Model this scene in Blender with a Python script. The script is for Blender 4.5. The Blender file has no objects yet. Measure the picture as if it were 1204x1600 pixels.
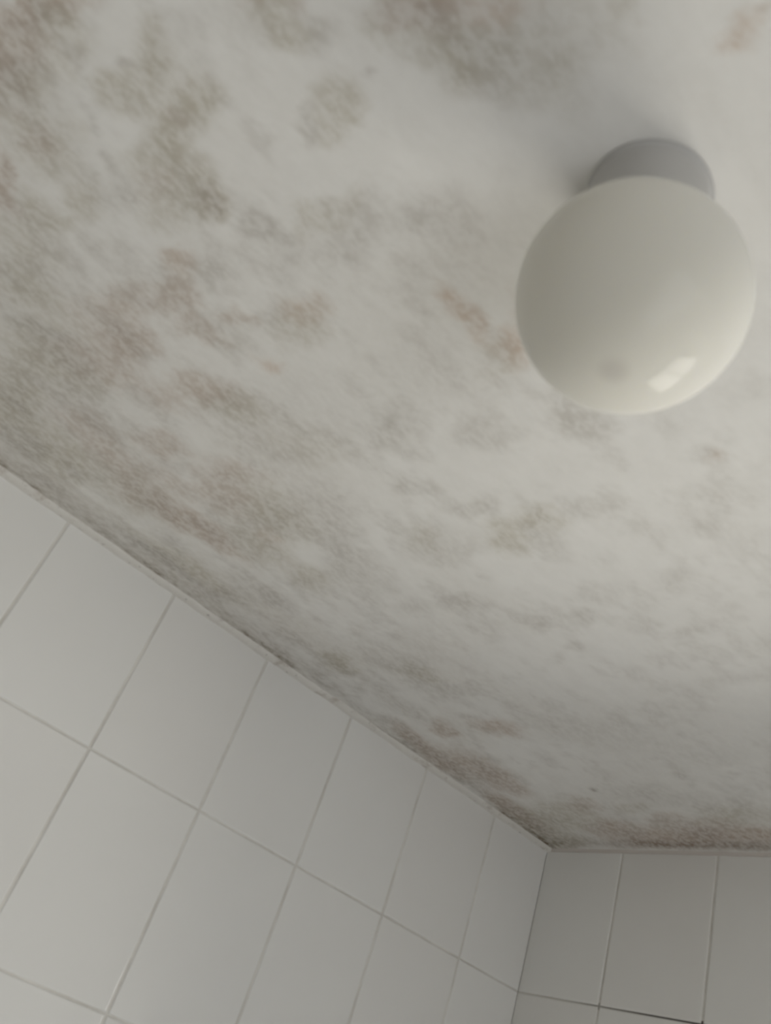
import bpy, bmesh, math, random
import numpy as np
from mathutils import Matrix, Vector

S = bpy.context.scene
C = S.collection
H = 2.35                       # ceiling height; left wall is x=0, back wall is y=0, room runs to -y

# ---------------------------------------------------------------- camera
R = ((0.64518599, 0.69685698, 0.31324973), (-0.2658813, 0.58915793, -0.76302036), (-0.71626962, 0.4090028, 0.56539768))
cam = bpy.data.objects.new('camera', bpy.data.cameras.new('camera'))
C.objects.link(cam)
cam.matrix_world = Matrix(((R[0][0], -R[1][0], -R[2][0], 0.9319), (R[0][1], -R[1][1], -R[2][1], -1.0308),
                           (R[0][2], -R[1][2], -R[2][2], H - 0.4326), (0, 0, 0, 1)))
cam.data.sensor_fit = 'VERTICAL'; cam.data.sensor_height = 24.0
cam.data.lens = 24.0 * 1340.6 / 1600
cam.data.clip_start = 0.01
cam.data.dof.use_dof = True; cam.data.dof.focus_distance = 6.0; cam.data.dof.aperture_fstop = 7.0
S.camera = cam

# ---------------------------------------------------------------- light
W = bpy.data.worlds.new('sky'); S.world = W; W.use_nodes = True
W.node_tree.nodes['Background'].inputs[0].default_value = (0.80, 0.88, 1.0, 1)
W.node_tree.nodes['Background'].inputs[1].default_value = 2.0
WX0, WX1, WZ0, WZ1 = 0.50, 1.08, H - 0.79, H - 0.285     # window opening in the back wall
ld = bpy.data.lights.new('daylight', 'AREA'); ld.shape = 'RECTANGLE'; ld.size = WX1 - WX0 - 0.03; ld.size_y = WZ1 - WZ0 - 0.03
ld.energy = 6.9; ld.color = (1.0, 0.930, 0.850)
lo = bpy.data.objects.new('daylight', ld); C.objects.link(lo)
lo.location = ((WX0 + WX1) / 2, 0.008, (WZ0 + WZ1) / 2); lo.rotation_euler = (math.radians(-90), 0, 0)   # skylight entering by the window
dl = bpy.data.lights.new('fill_light', 'AREA'); dl.shape = 'RECTANGLE'; dl.size = 0.66; dl.size_y = 1.95
dl.energy = 4.0; dl.color = (1.0, 0.925, 0.845)
do = bpy.data.objects.new('fill_light', dl); C.objects.link(do)
do.location = (1.80, -0.82, 1.08); do.rotation_euler = (math.radians(90), 0, math.radians(90))   # added fill in an invented doorway, evens out the left wall
S.view_settings.view_transform = 'Standard'; S.view_settings.look = 'None'
S.view_settings.gamma = 1.0; S.view_settings.use_curve_mapping = False
S.view_settings.exposure = -0.17

# ---------------------------------------------------------------- helpers
def nodes(name):
    m = bpy.data.materials.new(name); m.use_nodes = True
    nt = m.node_tree
    return m, nt, nt.nodes['Principled BSDF']
def N(nt, t, **k):
    n = nt.nodes.new(t)
    for a, v in k.items(): setattr(n, a, v)
    return n
def noise(nt, scale, detail=4, rough=.55, vec=None):
    n = N(nt, 'ShaderNodeTexNoise'); n.inputs['Scale'].default_value = scale
    n.inputs['Detail'].default_value = detail; n.inputs['Roughness'].default_value = rough
    if vec: nt.links.new(vec, n.inputs['Vector'])
    return n
def ramp(nt, src, a, b, lo_=0.0, hi=1.0):
    n = N(nt, 'ShaderNodeMapRange'); n.interpolation_type = 'SMOOTHSTEP'
    for i, v in zip((1, 2, 3, 4), (a, b, lo_, hi)): n.inputs[i].default_value = v
    nt.links.new(src, n.inputs[0]); return n.outputs[0]
def mixc(nt, fac, a, b, mode='MIX', clamp=True):
    n = N(nt, 'ShaderNodeMix', data_type='RGBA', blend_type=mode, clamp_factor=clamp)
    for s, v in ((n.inputs[0], fac), (n.inputs[6], a), (n.inputs[7], b)):
        if hasattr(v, 'is_linked'): nt.links.new(v, s)
        else: s.default_value = v
    return n.outputs[2]
def bump(nt, p, h, strength, dist):
    b = N(nt, 'ShaderNodeBump'); b.inputs['Strength'].default_value = strength; b.inputs['Distance'].default_value = dist
    nt.links.new(h, b.inputs['Height']); nt.links.new(b.outputs[0], p.inputs['Normal'])
def geo(nt): return N(nt, 'ShaderNodeNewGeometry').outputs['Position']
def plain(name, col, rough=.5, metal=0.0):
    m, nt, p = nodes(name)
    n = noise(nt, 30, vec=geo(nt))
    d = tuple(c * .93 for c in col)
    nt.links.new(mixc(nt, n.outputs[0], (*col, 1), (*d, 1)), p.inputs['Base Color'])
    p.inputs['Roughness'].default_value = rough; p.inputs['Metallic'].default_value = metal
    return m
def link(name, me, mat=None, parent=None, kind=None):
    o = bpy.data.objects.new(name, me); C.objects.link(o)
    if mat and not me.materials: me.materials.append(mat)
    if parent: o.parent = parent
    if kind: o['kind'] = kind
    return o
def box(bm, x0, x1, y0, y1, z0, z1):
    v = [bm.verts.new(c) for c in ((x0,y0,z0),(x1,y0,z0),(x1,y1,z0),(x0,y1,z0),(x0,y0,z1),(x1,y0,z1),(x1,y1,z1),(x0,y1,z1))]
    for f in ((0,3,2,1),(4,5,6,7),(0,1,5,4),(1,2,6,5),(2,3,7,6),(3,0,4,7)): bm.faces.new([v[i] for i in f])
def mesh(bm, name, smooth=False, bevel=0):
    if bevel: bmesh.ops.bevel(bm, geom=bm.edges[:], offset=bevel, segments=2, affect='EDGES', profile=.6)
    me = bpy.data.meshes.new(name); bm.to_mesh(me); bm.free()
    if smooth:
        for p in me.polygons: p.use_smooth = True
    return me
def boxes(name, bl, mat, parent=None, kind=None, bevel=0):
    bm = bmesh.new()
    for b in bl: box(bm, *b)
    return link(name, mesh(bm, name, bevel=bevel), mat, parent, kind)
def lathe(name, prof, mat, parent=None, seg=96):
    bm = bmesh.new(); rings = []
    for r, z in prof:
        rings.append([bm.verts.new((r*math.cos(2*math.pi*i/seg), r*math.sin(2*math.pi*i/seg), z)) for i in range(seg)] if r > 1e-6 else [bm.verts.new((0,0,z))])
    for a, b in zip(rings, rings[1:]):
        for i in range(seg):
            j = (i+1) % seg
            vs = [a[i % len(a)], a[j % len(a)], b[j % len(b)], b[i % len(b)]]
            u = []
            for v in vs:
                if v not in u: u.append(v)
            if len(u) > 2: bm.faces.new(u)
    bmesh.ops.recalc_face_normals(bm, faces=bm.faces)
    return link(name, mesh(bm, name, smooth=True), mat, parent)

# ---------------------------------------------------------------- materials
m_ceil, nt, p = nodes('mouldy_ceiling_paint')
pos = geo(nt)
att = N(nt, 'ShaderNodeVertexColor', layer_name='mould')
mp = N(nt, 'ShaderNodeMapping'); mp.inputs['Scale'].default_value = (1.0, 0.55, 1.0); nt.links.new(pos, mp.inputs[0])
n1 = noise(nt, 230, 3, .6, mp.outputs[0]); n2 = noise(nt, 60, 4, .6, mp.outputs[0])
sp = ramp(nt, n1.outputs[0], .36, .64, .70, 1.36)
paint = mixc(nt, ramp(nt, n2.outputs[0], .3, .7), (0.80, 0.785, 0.745, 1), (0.77, 0.755, 0.715, 1))
tr = mixc(nt, sp, (1, 1, 1, 1), att.outputs[0], clamp=False)
nt.links.new(mixc(nt, 1.0, paint, tr, 'MULTIPLY'), p.inputs['Base Color'])
p.inputs['Roughness'].default_value = .85; p.inputs['Specular IOR Level'].default_value = .2
nb = noise(nt, 90, 4, .6, mp.outputs[0])
bump(nt, p, nb.outputs[0], .25, .002)

m_tile, nt, p = nodes('glazed_white_tile')
oi = N(nt, 'ShaderNodeObjectInfo')
n = noise(nt, 6, 3, vec=geo(nt))
c1 = mixc(nt, n.outputs[0], (0.80, 0.79, 0.755, 1), (0.77, 0.755, 0.72, 1))
c2 = mixc(nt, ramp(nt, oi.outputs['Random'], 0, 1, 0, .35), c1, (0.82, 0.82, 0.79, 1))
nt.links.new(c2, p.inputs['Base Color'])
p.inputs['Roughness'].default_value = .11; p.inputs['Specular IOR Level'].default_value = .4
nw = noise(nt, 9, 2, vec=geo(nt)); bump(nt, p, nw.outputs[0], .12, .004)

m_grout, nt, p = nodes('aged_grout')
n = noise(nt, 14, 5, .65, geo(nt))
g = mixc(nt, ramp(nt, n.outputs[0], .35, .68), (0.74, 0.72, 0.67, 1), (0.61, 0.585, 0.535, 1))
sz = N(nt, 'ShaderNodeSeparateXYZ'); nt.links.new(geo(nt), sz.inputs[0])
def m2(op, a_, b_):
    n_ = N(nt, 'ShaderNodeMath', operation=op)
    for i, v in enumerate((a_, b_)):
        if hasattr(v, 'is_linked'): nt.links.new(v, n_.inputs[i])
        else: n_.inputs[i].default_value = v
    return n_.outputs[0]
row = m2('LESS_THAN', m2('ABSOLUTE', m2('SUBTRACT', sz.outputs[2], H-.2045), 0), .004)      # first course joint of the back wall is black with grime
grime = m2('MULTIPLY', m2('MULTIPLY', row, ramp(nt, sz.outputs[0], .02, .26, 0, 1)), m2('GREATER_THAN', sz.outputs[1], -.05))
nt.links.new(mixc(nt, grime, g, (0.10, 0.09, 0.08, 1)), p.inputs['Base Color'])
p.inputs['Roughness'].default_value = .9

m_caulk, nt, p = nodes('stained_caulk')
ps = geo(nt)
n = noise(nt, 26, 5, .7, ps); nf = noise(nt, 120, 3, .6, ps)
a = mixc(nt, ramp(nt, n.outputs[0], .52, .70), (0.73, 0.705, 0.655, 1), (0.53, 0.485, 0.43, 1))
b = mixc(nt, ramp(nt, nf.outputs[0], .62, .75, 0, .6), a, (0.30, 0.27, 0.24, 1))
nt.links.new(b, p.inputs['Base Color']); p.inputs['Roughness'].default_value = .55

m_caulk2 = plain('dirty_caulk', (0.60, 0.55, 0.50), .7)
m_globe, nt, p = nodes('opal_glass')
tc = N(nt, 'ShaderNodeTexCoord')
sx = N(nt, 'ShaderNodeVectorMath', operation='DISTANCE'); nt.links.new(tc.outputs['Object'], sx.inputs[0]); sx.inputs[1].default_value = (0.002, -0.002, -0.141)
dust = ramp(nt, sx.outputs['Value'], .0015, .010, .24, 0)       # dust gathered at the bottom of the bowl
nt.links.new(mixc(nt, dust, (0.64, 0.62, 0.56, 1), (0.30, 0.26, 0.24, 1)), p.inputs['Base Color'])
p.inputs['Roughness'].default_value = .5; p.inputs['Specular IOR Level'].default_value = 0.0
p.inputs['Coat Weight'].default_value = .28; p.inputs['Coat Roughness'].default_value = .07
p.inputs['Subsurface Weight'].default_value = .85; p.inputs['Subsurface Radius'].default_value = (.07, .07, .06); p.inputs['Subsurface Scale'].default_value = 1.0
p.inputs['IOR'].default_value = 1.5

m_base = plain('grey_fitting', (0.50, 0.49, 0.47), .45)
m_white = plain('white_frame_paint', (0.72, 0.71, 0.68), .4)
m_wall = plain('wall_body', (0.78, 0.77, 0.73), .9)
m_floor = plain('floor_tile_glaze', (0.74, 0.72, 0.68), .4)
m_door = plain('door_paint', (0.66, 0.64, 0.60), .45)
m_metal = plain('brushed_metal', (0.6, 0.6, 0.6), .3, 1.0)
m_bulb = plain('frosted_bulb', (0.8, 0.8, 0.78), .3)
m_glass, nt, p = nodes('window_glass')
tb = N(nt, 'ShaderNodeBsdfTransparent'); tb.inputs[0].default_value = (.97, .98, .97, 1)
gb = N(nt, 'ShaderNodeBsdfGlossy'); gb.inputs['Roughness'].default_value = .02
fr = N(nt, 'ShaderNodeFresnel'); fr.inputs[0].default_value = 1.3
mx = N(nt, 'ShaderNodeMixShader'); nt.links.new(fr.outputs[0], mx.inputs[0]); nt.links.new(tb.outputs[0], mx.inputs[1]); nt.links.new(gb.outputs[0], mx.inputs[2])
nt.links.new(mx.outputs[0], nt.nodes['Material Output'].inputs['Surface'])

# ---------------------------------------------------------------- room shell
XR, YF, T = 1.75, -2.20, 0.12
MOULD = """
B 0.525 -1.139 0.0253 0.0100 -147 0.60
B 0.496 -1.136 0.0249 0.0142 14 0.60
B 0.475 -1.138 0.0174 0.0082 12 0.40
O 0.532 -1.125 0.0119 0.0064 -155 0.50
O 0.517 -1.121 0.0264 0.0188 17 0.30
B 0.548 -1.126 0.0259 0.0050 -141 0.35
O 0.485 -1.127 0.0114 0.0065 -167 0.40
O 0.462 -1.123 0.0333 0.0186 -178 0.30
B 0.452 -1.128 0.0113 0.0057 -157 0.30
B 0.448 -1.106 0.0164 0.0115 10 0.45
O 0.444 -1.097 0.0239 0.0172 -154 0.35
O 0.476 -1.091 0.0149 0.0106 10 0.20
B 0.389 -1.108 0.0242 0.0083 165 0.60
O 0.386 -1.083 0.0181 0.0119 -169 0.45
O 0.429 -1.063 0.0206 0.0106 169 0.40
O 0.390 -1.066 0.0182 0.0070 -152 0.30
O 0.351 -1.080 0.0305 0.0233 -149 0.35
O 0.569 -1.079 0.0156 0.0083 161 0.33
O 0.556 -1.071 0.0158 0.0105 -179 0.38
O 0.529 -1.081 0.0126 0.0080 10 0.38
G 0.547 -1.084 0.0050 0.0032 -168 0.40
O 0.525 -1.070 0.0106 0.0082 12 0.33
O 0.558 -1.045 0.0208 0.0129 7 0.55
B 0.544 -1.050 0.0095 0.0055 -157 0.40
O 0.526 -1.046 0.0215 0.0142 -174 0.40
O 0.507 -1.037 0.0256 0.0166 -176 0.40
O 0.518 -1.013 0.0202 0.0132 172 0.42
O 0.515 -1.000 0.0160 0.0108 -0 0.60
B 0.517 -1.002 0.0102 0.0069 0 0.40
B 0.493 -1.035 0.0157 0.0085 -157 0.35
O 0.486 -1.015 0.0315 0.0159 -154 0.30
G 0.469 -1.047 0.0087 0.0084 -3 0.35
G 0.494 -1.080 0.0093 0.0051 113 0.35
G 0.519 -1.103 0.0130 0.0053 100 0.25
G 0.480 -1.059 0.0099 0.0047 113 0.30
O 0.635 -0.992 0.0124 0.0106 -173 0.42
G 0.611 -0.992 0.0081 0.0056 158 0.38
O 0.620 -0.983 0.0090 0.0059 -154 0.30
G 0.659 -0.986 0.0019 0.0016 -171 0.60
B 0.645 -1.044 0.0166 0.0061 -143 0.48
O 0.641 -1.034 0.0169 0.0082 -145 0.40
G 0.655 -1.021 0.0099 0.0069 154 0.25
B 0.708 -0.992 0.0237 0.0099 -142 0.75
B 0.708 -0.978 0.0113 0.0060 -143 0.50
O 0.709 -0.972 0.0265 0.0122 -142 0.35
O 0.686 -1.003 0.0125 0.0100 154 0.25
P 0.736 -0.968 0.0188 0.0100 -141 0.40
O 0.711 -0.957 0.0200 0.0156 -147 0.30
O 0.754 -0.939 0.0274 0.0174 -140 0.20
G 0.714 -0.945 0.0193 0.0133 134 0.15
O 0.732 -0.926 0.0226 0.0191 -143 0.20
P 0.816 -0.893 0.0077 0.0053 -131 0.40
B 0.826 -0.894 0.0048 0.0026 -136 0.40
O 0.786 -0.928 0.0069 0.0043 -137 0.30
G 0.760 -0.927 0.0021 0.0020 -115 0.35
G 0.589 -0.931 0.0249 0.0194 170 0.30
O 0.562 -0.948 0.0144 0.0105 166 0.32
O 0.590 -0.945 0.0146 0.0076 167 0.28
G 0.527 -0.969 0.0108 0.0076 -176 0.32
G 0.532 -0.952 0.0077 0.0054 -169 0.32
G 0.633 -0.900 0.0239 0.0202 -133 0.28
G 0.617 -0.913 0.0107 0.0088 178 0.25
G 0.538 -0.935 0.0222 0.0142 -160 0.20
G 0.616 -0.877 0.0338 0.0208 -152 0.15
G 0.457 -0.975 0.0333 0.0156 -154 0.30
P 0.449 -0.985 0.0162 0.0084 160 0.45
B 0.414 -0.976 0.0295 0.0113 -152 0.50
B 0.406 -0.956 0.0176 0.0097 165 0.42
B 0.355 -0.995 0.0402 0.0187 -159 0.42
B 0.341 -0.972 0.0302 0.0169 -172 0.55
B 0.304 -0.988 0.0366 0.0165 -160 0.35
B 0.413 -0.935 0.0150 0.0108 -99 0.50
B 0.447 -0.930 0.0129 0.0072 -161 0.42
P 0.502 -0.905 0.0209 0.0108 -155 0.40
O 0.485 -0.899 0.0256 0.0171 -170 0.35
G 0.475 -0.919 0.0150 0.0101 -176 0.20
P 0.427 -0.890 0.0116 0.0093 -149 0.42
O 0.311 -1.045 0.0244 0.0169 -119 0.35
O 0.301 -1.066 0.0359 0.0182 -178 0.30
O 0.249 -1.021 0.0553 0.0280 -175 0.45
G 0.273 -1.031 0.0305 0.0102 -127 0.35
G 0.397 -1.033 0.0172 0.0074 99 0.25
B 0.271 -1.008 0.0218 0.0113 -174 0.30
O 0.240 -0.985 0.0379 0.0250 -146 0.35
B 0.283 -0.968 0.0439 0.0154 -155 0.40
O 0.160 -1.012 0.0488 0.0275 178 0.45
B 0.356 -0.903 0.0274 0.0168 -132 0.50
B 0.307 -0.919 0.0286 0.0163 -132 0.35
O 0.361 -0.874 0.0238 0.0185 -146 0.40
G 0.199 -0.952 0.0565 0.0094 -94 0.45
B 0.243 -0.884 0.0266 0.0186 -141 0.50
G 0.467 -0.785 0.0261 0.0192 -155 0.35
G 0.467 -0.803 0.0155 0.0100 154 0.20
G 0.525 -0.753 0.0200 0.0152 179 0.25
G 0.425 -0.838 0.0437 0.0381 -162 0.12
G 0.553 -0.824 0.0388 0.0302 165 0.10
P 0.599 -0.846 0.0142 0.0075 -108 0.55
P 0.600 -0.829 0.0115 0.0044 126 0.45
P 0.607 -0.805 0.0169 0.0127 143 0.50
P 0.636 -0.824 0.0151 0.0081 133 0.30
O 0.591 -0.802 0.0174 0.0114 139 0.20
G 0.603 -0.726 0.0228 0.0150 -158 0.35
G 0.601 -0.747 0.0139 0.0077 -104 0.25
B 0.670 -0.650 0.0072 0.0068 159 0.55
G 0.660 -0.659 0.0092 0.0051 -155 0.25
G 0.582 -0.862 0.0027 0.0021 156 0.50
G 0.088 -0.973 0.0246 0.0223 -72 0.55
O 0.115 -0.943 0.0427 0.0410 -83 0.50
O 0.130 -1.001 0.0389 0.0228 178 0.40
B 0.189 -0.940 0.0347 0.0264 -89 0.40
B 0.167 -0.899 0.0307 0.0229 -85 0.35
B 0.144 -0.854 0.0321 0.0247 -93 0.50
B 0.158 -0.806 0.0395 0.0248 -95 0.70
B 0.163 -0.762 0.0307 0.0196 -93 0.50
B 0.199 -0.855 0.0305 0.0201 -104 0.35
B 0.245 -0.812 0.0336 0.0302 151 0.40
O 0.276 -0.777 0.0370 0.0321 -89 0.30
B 0.285 -0.827 0.0283 0.0207 -139 0.35
O 0.205 -0.743 0.0410 0.0364 -73 0.35
P 0.232 -0.745 0.0139 0.0119 -163 0.35
O 0.267 -0.755 0.0329 0.0283 -157 0.30
O 0.218 -0.676 0.0297 0.0205 -174 0.45
G 0.280 -0.678 0.0264 0.0245 -162 0.28
G 0.320 -0.746 0.0445 0.0354 164 0.22
G 0.308 -0.711 0.0265 0.0163 171 0.20
O 0.138 -0.857 0.0524 0.0353 -85 0.30
O 0.074 -0.746 0.0663 0.0227 -94 0.40
G 0.051 -0.797 0.0439 0.0113 -89 0.35
G 0.135 -0.665 0.0298 0.0217 -90 0.25
O 0.382 -0.811 0.0335 0.0268 -139 0.20
G 0.347 -0.829 0.0422 0.0355 -161 0.15
G 0.431 -0.732 0.0189 0.0109 -167 0.20
G 0.088 -0.531 0.0273 0.0132 -83 0.30
O 0.098 -0.536 0.0301 0.0194 151 0.50
O 0.193 -0.485 0.0281 0.0159 -156 0.38
G 0.201 -0.508 0.0234 0.0219 144 0.28
G 0.206 -0.454 0.0222 0.0114 -154 0.25
G 0.118 -0.474 0.0158 0.0080 175 0.25
G 0.097 -0.431 0.0323 0.0246 -126 0.38
B 0.117 -0.364 0.0212 0.0178 136 0.60
B 0.049 -0.355 0.0374 0.0180 -78 0.55
B 0.039 -0.287 0.0536 0.0202 -88 0.60
B 0.201 -0.355 0.0303 0.0203 -155 0.60
G 0.180 -0.389 0.0121 0.0086 -171 0.40
B 0.085 -0.262 0.0547 0.0328 -90 0.55
B 0.101 -0.227 0.0432 0.0299 -92 0.50
B 0.044 -0.127 0.0707 0.0214 -89 0.70
O 0.048 -0.085 0.0623 0.0418 113 0.50
O 0.124 -0.115 0.0639 0.0415 145 0.45
B 0.174 -0.142 0.0258 0.0197 160 0.45
B 0.174 -0.072 0.0436 0.0271 163 0.60
B 0.242 -0.052 0.0798 0.0248 175 0.75
B 0.344 -0.057 0.0690 0.0198 177 0.80
O 0.054 -0.030 0.0528 0.0206 169 0.50
O 0.372 -0.106 0.0523 0.0285 165 0.35
B 0.274 -0.096 0.0358 0.0194 160 0.40
B 0.328 -0.086 0.0325 0.0178 162 0.40
G 0.228 -0.187 0.0062 0.0034 150 1.30
O 0.244 -0.135 0.0262 0.0145 151 0.30
G 0.471 -0.685 0.0191 0.0138 -150 0.35
O 0.466 -0.644 0.0244 0.0177 160 0.45
O 0.510 -0.648 0.0195 0.0141 -176 0.40
G 0.494 -0.617 0.0201 0.0178 -92 0.35
G 0.556 -0.649 0.0207 0.0150 -170 0.20
G 0.392 -0.660 0.0416 0.0249 -173 0.25
O 0.395 -0.676 0.0204 0.0137 165 0.25
G 0.271 -0.653 0.0404 0.0381 -171 0.18
G 0.358 -0.583 0.0315 0.0162 -153 0.42
G 0.397 -0.539 0.0221 0.0131 -121 0.45
G 0.294 -0.591 0.0207 0.0123 177 0.30
G 0.455 -0.520 0.0150 0.0101 -132 0.38
G 0.414 -0.481 0.0144 0.0095 175 0.42
G 0.381 -0.468 0.0104 0.0069 156 0.30
G 0.487 -0.551 0.0242 0.0117 175 0.25
G 0.563 -0.545 0.0140 0.0137 -124 0.35
G 0.537 -0.468 0.0232 0.0121 169 0.32
G 0.582 -0.488 0.0138 0.0106 138 0.20
G 0.493 -0.496 0.0238 0.0122 -168 0.20
G 0.447 -0.417 0.0142 0.0108 -103 0.30
G 0.514 -0.392 0.0207 0.0133 -179 0.25
G 0.555 -0.386 0.0149 0.0106 177 0.28
G 0.454 -0.394 0.0138 0.0091 174 0.20
G 0.380 -0.347 0.0123 0.0080 156 0.15
G 0.622 -0.594 0.0230 0.0150 -162 0.22
G 0.639 -0.562 0.0235 0.0133 122 0.20
G 0.656 -0.626 0.0213 0.0136 -158 0.12
G 0.362 -0.190 0.0132 0.0061 130 0.40
G 0.364 -0.214 0.0102 0.0058 168 0.35
G 0.426 -0.208 0.0110 0.0069 164 0.35
G 0.334 -0.312 0.0496 0.0361 -160 0.20
G 0.309 -0.157 0.0868 0.0225 -167 0.22
G 0.272 -0.338 0.0460 0.0337 -165 0.18
G 0.419 -0.255 0.0587 0.0282 180 0.12
G 0.236 -0.533 0.0281 0.0248 -123 0.18
G 0.262 -0.485 0.0156 0.0085 -95 0.25
G 0.228 -0.555 0.0078 0.0055 -83 0.35
"""

rng = np.random.default_rng(7)
def vnoise(x, y, seed):
    xi = np.floor(x).astype(int); yi = np.floor(y).astype(int); fx = x - xi; fy = y - yi
    fx = fx*fx*(3-2*fx); fy = fy*fy*(3-2*fy)
    def h(a, b):
        v = np.sin(a*127.1 + b*311.7 + seed*74.7) * 43758.5453
        return v - np.floor(v)
    return (h(xi,yi)*(1-fx)+h(xi+1,yi)*fx)*(1-fy) + (h(xi,yi+1)*(1-fx)+h(xi+1,yi+1)*fx)*fy
def fbm(x, y, f, seed, oct=4, g=.55):
    s = 0; a = 1; t = 0
    for k in range(oct):
        s = s + a*vnoise(x*f*2**k + 9.1*k, y*f*2**k - 5.3*k, seed+k); t += a; a *= g
    return s/t
def sstep(a, b, v):
    t = np.clip((v-a)/(b-a), 0, 1); return t*t*(3-2*t)

TINT = {'O': (.50, .450, .335), 'B': (.50, .375, .28), 'G': (.50, .465, .42), 'P': (.66, .50, .38)}
def stain_field(X, Y):
    """Colour multiplier of the mould on the ceiling, in ceiling metres."""
    wa = .030*np.clip(np.minimum(-Y, X*1.5)/.14, .12, 1)
    wx = X + (fbm(X, Y, 45, 3)-.5)*wa; wy = Y + (fbm(X, Y, 45, 17)-.5)*wa
    tex = fbm(X, Y*.7, 70, 31, 4, .75)
    streak = fbm(X*1.0, Y*.30, 110, 57, 3, .7)
    mod = .45*tex + .55*(.5*streak+.5*fbm(X, Y*.7, 160, 91, 2, .8))
    mod = sstep(.30, .72, mod)
    col = np.ones(X.shape + (3,))
    for t, cx, cy, a, b, ang, s in BLOTS:
        if t == 'G' and cy > -.62 and a > .008: s *= .62
        if t in 'BO' and (cy > -.10 or cx < .10): s *= 1.12
        dx = wx-cx; dy = wy-cy; c_, s_ = math.cos(math.radians(ang)), math.sin(math.radians(ang))
        u = (dx*c_+dy*s_)/(a*1.15); v = (-dx*s_+dy*c_)/(b*1.15)
        r = np.sqrt(u*u+v*v)
        m = (1 - sstep(.25, 1.40, r)) * s * .95 * (.76 + .52*mod)
        col *= 1 - np.clip(m, 0, 1)[..., None]*(1-np.array(TINT[t]))
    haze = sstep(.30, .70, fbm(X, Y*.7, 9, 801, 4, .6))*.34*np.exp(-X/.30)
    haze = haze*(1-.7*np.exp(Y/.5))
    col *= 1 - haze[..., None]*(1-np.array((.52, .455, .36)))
    # general faint speckling, heavier next to the left wall
    sp = sstep(.45, .75, fbm(X, Y*.6, 38, 201, 5, .7))
    near = (.20 + .27*np.exp(-X/.24))*(1-.45*np.exp(Y/.5))
    clear = 1 - .8*sstep(.55, .70, X)*sstep(-.62, -.78, Y)
    col *= 1 - (sp*near*clear)[..., None]*(1-np.array(TINT['G']))
    d = 1 - col; dm = d.mean(-1, keepdims=True); d *= .46*(1-np.exp(-dm/.38))/np.maximum(dm, 1e-5); col = 1 - d
    # dirty line where ceiling meets the sealant
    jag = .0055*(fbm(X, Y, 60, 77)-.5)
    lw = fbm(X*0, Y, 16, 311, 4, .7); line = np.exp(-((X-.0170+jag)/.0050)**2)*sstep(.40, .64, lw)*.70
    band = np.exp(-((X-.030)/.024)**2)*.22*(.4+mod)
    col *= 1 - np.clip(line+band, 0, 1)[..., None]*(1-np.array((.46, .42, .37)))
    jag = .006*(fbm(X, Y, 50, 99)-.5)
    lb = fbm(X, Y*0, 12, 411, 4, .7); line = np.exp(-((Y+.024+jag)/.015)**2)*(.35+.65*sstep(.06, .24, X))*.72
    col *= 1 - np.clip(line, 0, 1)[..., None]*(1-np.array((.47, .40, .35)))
    return col

BLOTS = [(l.split()[0], *map(float, l.split()[1:])) for l in MOULD.strip().splitlines()]
rr = random.Random(5)
for k in range(150):                       # the mould goes on past the frame
    x = rr.random()**1.5*XR; y = -1.22 - rr.random()*.95 if rr.random() < .6 else -rr.random()*1.2
    if y > -1.22: x = .45 + rr.random()*1.25
    if y > -1.22 and x < 1.0 + .1*rr.random() and not (x < .0): continue
    a = .02 + .05*rr.random()
    BLOTS.append((rr.choice('OOBGG'), x, y, a, a*(.4+.5*rr.random()), rr.random()*180, .25+.3*rr.random()))

gx = np.concatenate([np.arange(0, 1.0, .004), np.linspace(1.0, XR, 40)])
gy = np.concatenate([np.linspace(YF, -1.30, 45)[:-1], np.arange(-1.30, 0.0001, .004)])
nx, ny = len(gx), len(gy)
X, Y = np.meshgrid(gx, gy)
Z = H + (fbm(X, Y, 9, 5, 3)-.5)*.0022 * np.clip(np.minimum(X, -Y)/.05, 0, 1)
ridge = (X - (.088 + .012*np.sin(Y*9)));  Z -= .0016*np.exp(-(ridge/.006)**2)*sstep(-.72, -.82, Y)    # trowel ridge near the left wall
co = np.stack([X, Y, Z], -1).reshape(-1, 3)
idx = np.arange(nx*ny).reshape(ny, nx)
q = np.stack([idx[:-1, :-1], idx[1:, :-1], idx[1:, 1:], idx[:-1, 1:]], -1).reshape(-1, 4)
me = bpy.data.meshes.new('ceiling')
me.vertices.add(len(co)); me.vertices.foreach_set('co', co.ravel().astype('f'))
me.loops.add(q.size); me.loops.foreach_set('vertex_index', q.ravel().astype('i'))
me.polygons.add(len(q)); me.polygons.foreach_set('loop_start', np.arange(0, q.size, 4).astype('i'))
me.polygons.foreach_set('use_smooth', np.ones(len(q), bool))
me.update(calc_edges=True)
ca = me.color_attributes.new('mould', 'FLOAT_COLOR', 'POINT')
cc = np.ones((nx*ny, 4), 'f'); cc[:, :3] = stain_field(X, Y).reshape(-1, 3); ca.data.foreach_set('color', cc.ravel())
ceiling = link('ceiling', me, m_ceil, kind='structure')
boxes('ceiling_slab', [(-T, XR+T, YF-T, T, H+.004, H+.15)], m_wall, ceiling)

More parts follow.
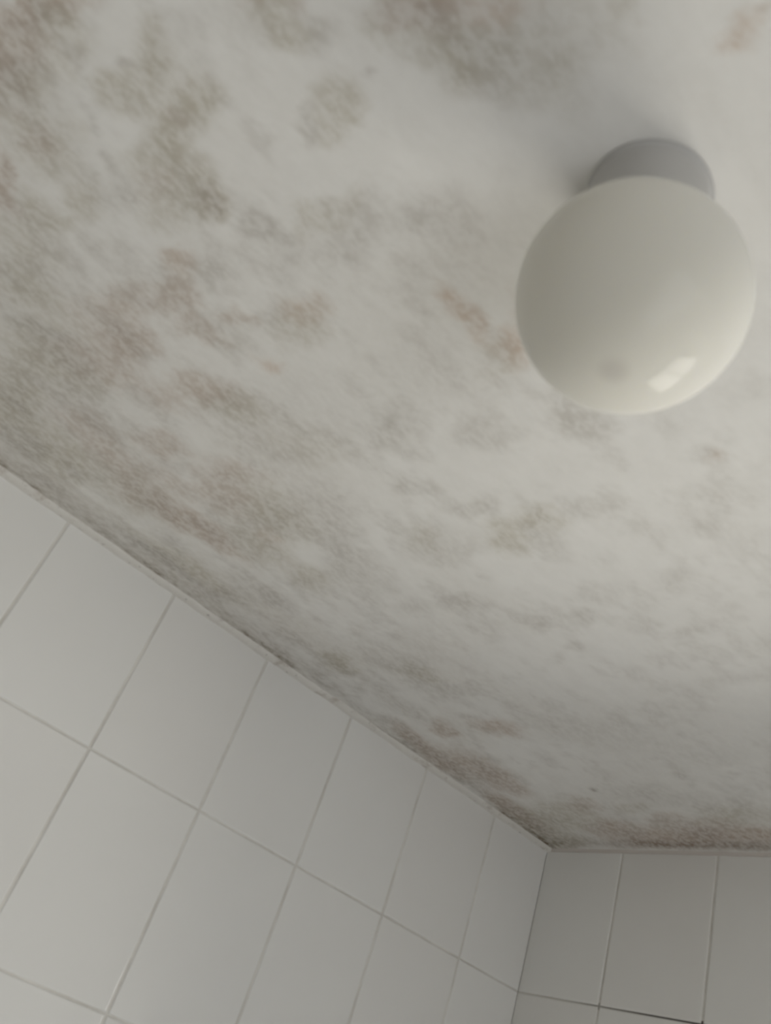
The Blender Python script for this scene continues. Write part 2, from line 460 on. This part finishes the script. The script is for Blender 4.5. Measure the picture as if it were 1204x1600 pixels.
floor = boxes('floor', [(-T, XR+T, YF-T, T, -.1, 0)], m_floor, kind='structure')
GT = .006                                   # tile thickness; the face of the tiles is the wall plane
wl = boxes('wall_left', [(-T, -.0014, YF-T, 0, 0, H)], m_grout, kind='structure')
wr = boxes('wall_right', [(XR+.0014, XR+T, YF-T, -1.20, 0, H), (XR+.0014, XR+T, -0.44, 0, 0, H), (XR+.0014, XR+T, -1.20, -0.44, 2.1, H)], m_grout, kind='structure')
wb = boxes('wall_back', [(-T, WX0, .0014, T, 0, H), (WX1, XR+T, .0014, T, 0, H), (WX0, WX1, .0014, T, 0, WZ0), (WX0, WX1, .0014, T, WZ1, H)], m_grout, kind='structure')
DY0, DY1, DZ = -1.20, -0.44, 2.1
wf = boxes('wall_front', [(-T, XR+T, YF-T, YF, 0, H)], m_wall, kind='structure')

# tiles: u along the wall, v downwards; one slab per tile with a rounded glazed edge
cache = {}
def tile_mesh(w, h):
    k = (round(w, 4), round(h, 4))
    if k not in cache:
        bm = bmesh.new(); rows = []
        for ins, d in ((0, .004), (0, -.0008), (.0006, -.0002), (.0022, 0)):
            rows.append([bm.verts.new((sx*(w/2-ins), -d if False else d, sz*(h/2-ins))) for sx, sz in ((-1,-1),(1,-1),(1,1),(-1,1))])
        lv = (.004, .0010, .0003, 0)
        for r, d in zip(rows, lv):
            for v in r: v.co.y = d
        for a, b in zip(rows, rows[1:]):
            for i in range(4): bm.faces.new((a[i], a[(i+1)%4], b[(i+1)%4], b[i]))
        bm.faces.new(rows[-1])
        bmesh.ops.recalc_face_normals(bm, faces=bm.faces)
        # open back: make sure the glazed face looks towards -y
        if bm.faces[:][-1].normal.y > 0: bmesh.ops.reverse_faces(bm, faces=bm.faces)
        me = mesh(bm, 'tile'); me.materials.append(m_tile); cache[k] = me
    return cache[k]
tr_ = random.Random(3)
def tiles(parent, ubreaks, vbreaks, place, rz, hole=None, jw=(.0032, .0020)):
    for ui in range(len(ubreaks)-1):
        for vi in range(len(vbreaks)-1):
            rects = [(ubreaks[ui], ubreaks[ui+1], vbreaks[vi], vbreaks[vi+1])]
            if hole:
                a, b, c, d = rects[0]; ha, hb, hc, hd = hole
                if a < hb and b > ha and c < hd and d > hc:
                    rects = []
                    if c < hc: rects.append((a, b, c, hc))
                    if d > hd: rects.append((a, b, hd, d))
                    c2, d2 = max(c, hc), min(d, hd)
                    if a < ha: rects.append((a, ha, c2, d2))
                    if b > hb: rects.append((hb, b, c2, d2))
            for a, b, c, d in rects:
                if b-a < .012 or d-c < .012: continue
                o = link('tile', tile_mesh(b-a-jw[0], d-c-jw[1]), None, parent)
                o.location = place((a+b)/2, (c+d)/2)
                o.rotation_euler = (tr_.gauss(0, .0014), tr_.gauss(0, .0006), rz + tr_.gauss(0, .0014))
vb = [.0015, .2045] + [.2045+.2134*k for k in range(1, 11)]; vb[-1] = min(vb[-1], H-.005)
tiles(wl, [-.0008] + [.1261+.15*k for k in range(0, 14)] + [2.198], vb, lambda u, v: (0, -u, H-v), math.pi/2)
tiles(wb, [-.0035] + [.138+.148*k for k in range(0, 11)] + [XR-.001], vb, lambda u, v: (u, 0, H-v), 0, hole=(WX0-.03, WX1+.03, H-WZ1-.03, H-WZ0+.03))
tiles(wr, [.0008] + [.1+.15*k for k in range(0, 14)] + [2.198], vb, lambda u, v: (XR, -u, H-v), -math.pi/2, hole=(-DY1-.03, -DY0+.03, H-DZ-.03, H+.1))

# sealant beads along the top of the tiles: hand-laid, uneven
def bead(name, along, length, w0, seed, rad=.010):
    n = int(length/.006); t = np.arange(n+1)*length/n
    a = rad*(.95 + .5*(fbm(t, t*0, 22, seed, 4, .7)-.5)); d = (.0045 if along == 'y' else .003)*(.9 + .8*(fbm(t, t*0, 26, seed+9, 4, .7)-.5))
    bm = bmesh.new(); rows = []
    for i in range(n+1):
        row = []
        for k in range(7):
            ph = k/6*math.pi/2; off = a[i]*math.cos(ph)**1.4 if k < 6 else 0; dn = d[i]*math.sin(ph)**1.4
            off += .0; z = H - dn - .0003 if k else H + .003
            if along == 'y': row.append(bm.verts.new((off-.0015 if k == 6 else off, -t[i], z)))
            else: row.append(bm.verts.new((t[i], -off+(.0015 if k == 6 else 0), z)))
        rows.append(row)
    for r0, r1 in zip(rows, rows[1:]):
        for k in range(6): bm.faces.new((r0[k], r0[k+1], r1[k+1], r1[k]))
    bmesh.ops.recalc_face_normals(bm, faces=bm.faces)
    return link(name, mesh(bm, name, smooth=True), m_caulk, kind='structure')
bead('trim_1', 'y', -YF, 0, 500, .0135)
bead('trim_2', 'x', XR, 0, 600, .006).data.materials[0] = m_caulk2

# window in the back wall, right of the frame: it lights the room and shines on the lamp globe
win = boxes('window_1', [(WX0-.03, WX0+.012, -.012, .10, WZ0-.03, WZ1+.03), (WX1-.012, WX1+.03, -.012, .10, WZ0-.03, WZ1+.03),
                         (WX0+.012, WX1-.012, -.012, .10, WZ1-.012, WZ1+.03), (WX0+.012, WX1-.012, -.012, .10, WZ0-.03, WZ0+.012)], m_white, kind='structure')
xm = (WX0+WX1)/2 + .012
for a, b in ((WX0+.012, xm), (xm, WX1-.012)):
    sash = boxes('window_sash', [(a, a+.018, -.010, .010, WZ0+.012, WZ1-.012), (b-.018, b, -.010, .010, WZ0+.012, WZ1-.012),
                                 (a+.018, b-.018, -.010, .010, WZ0+.012, WZ0+.042), (a+.018, b-.018, -.010, .010, WZ1-.042, WZ1-.012)], m_white, win)
    boxes('pane', [(a+.016, b-.016, .000, .004, WZ0+.04, WZ1-.04)], m_glass, sash)
boxes('window_handle', [(xm-.01, xm+.01, -.02, -.008, WZ0+.18, WZ0+.24), (xm-.006, xm+.006, -.032, -.018, WZ0+.14, WZ0+.235)], m_metal, win, bevel=.002)

added_door = boxes('added_door_1', [(XR-.012, XR+T, DY0-.03, DY0+.03, 0, DZ+.03), (XR-.012, XR+T, DY1-.03, DY1+.03, 0, DZ+.03), (XR-.012, XR+T, DY0+.03, DY1-.03, DZ-.03, DZ+.03)], m_white, kind='structure')  # unseen doorway, added to give the fill light an opening
leaf = boxes('added_door_leaf', [(XR+T, XR+T+.69, DY0-.01, DY0+.028, .01, DZ-.035)], m_door, added_door)
boxes('added_door_handle', [(XR+T+.61, XR+T+.65, DY0+.028, DY0+.036, 1.0, 1.16), (XR+T+.62, XR+T+.634, DY0+.034, DY0+.07, 1.09, 1.105), (XR+T+.52, XR+T+.634, DY0+.06, DY0+.072, 1.09, 1.105)], m_metal, leaf, bevel=.002)

# ---------------------------------------------------------------- ceiling lamp
LX, LY = 0.7394, -0.8426
lamp = bpy.data.objects.new('ceiling_lamp', None); C.objects.link(lamp); lamp.location = (LX, LY, H)
lamp.empty_display_size = .05
lamp['label'] = 'round opal glass globe lamp with a short grey fitting on the mouldy ceiling'
lamp['category'] = 'lamp'
lathe('mounting_base', [(0, .001), (.0326, .001), (.0334, -.0010), (.0332, -.0028), (.0319, -.0036), (.0318, -.0060), (.0316, -.028), (.0322, -.0300),
                        (.0325, -.0335), (.0320, -.0365), (.0300, -.0372), (.0290, -.0350), (.0288, -.010), (0, -.008)], m_base, lamp).location = (-.0010, -.0011, 0)
rs, zc = .0548, -.0863
a0 = math.asin(.0270/rs)
prof = [(.0270, -.012), (.0270, zc + rs*math.cos(a0) + .002)]
for k in range(0, 61):
    th = a0 + (math.pi-a0)*k/60
    prof.append((rs*math.sin(th) if k < 60 else 0.0, zc + rs*math.cos(th)))
globe = lathe('glass_globe', prof, m_globe, lamp, 128)
globe.location = (.0013, .0014, 0)
lathe('bulb', [(.013, -.008), (.013, -.034), (.016, -.040), (.0255, -.062), (.028, -.076), (.0265, -.090), (.019, -.101), (.008, -.1055), (0, -.1065)], m_bulb, lamp, 48)
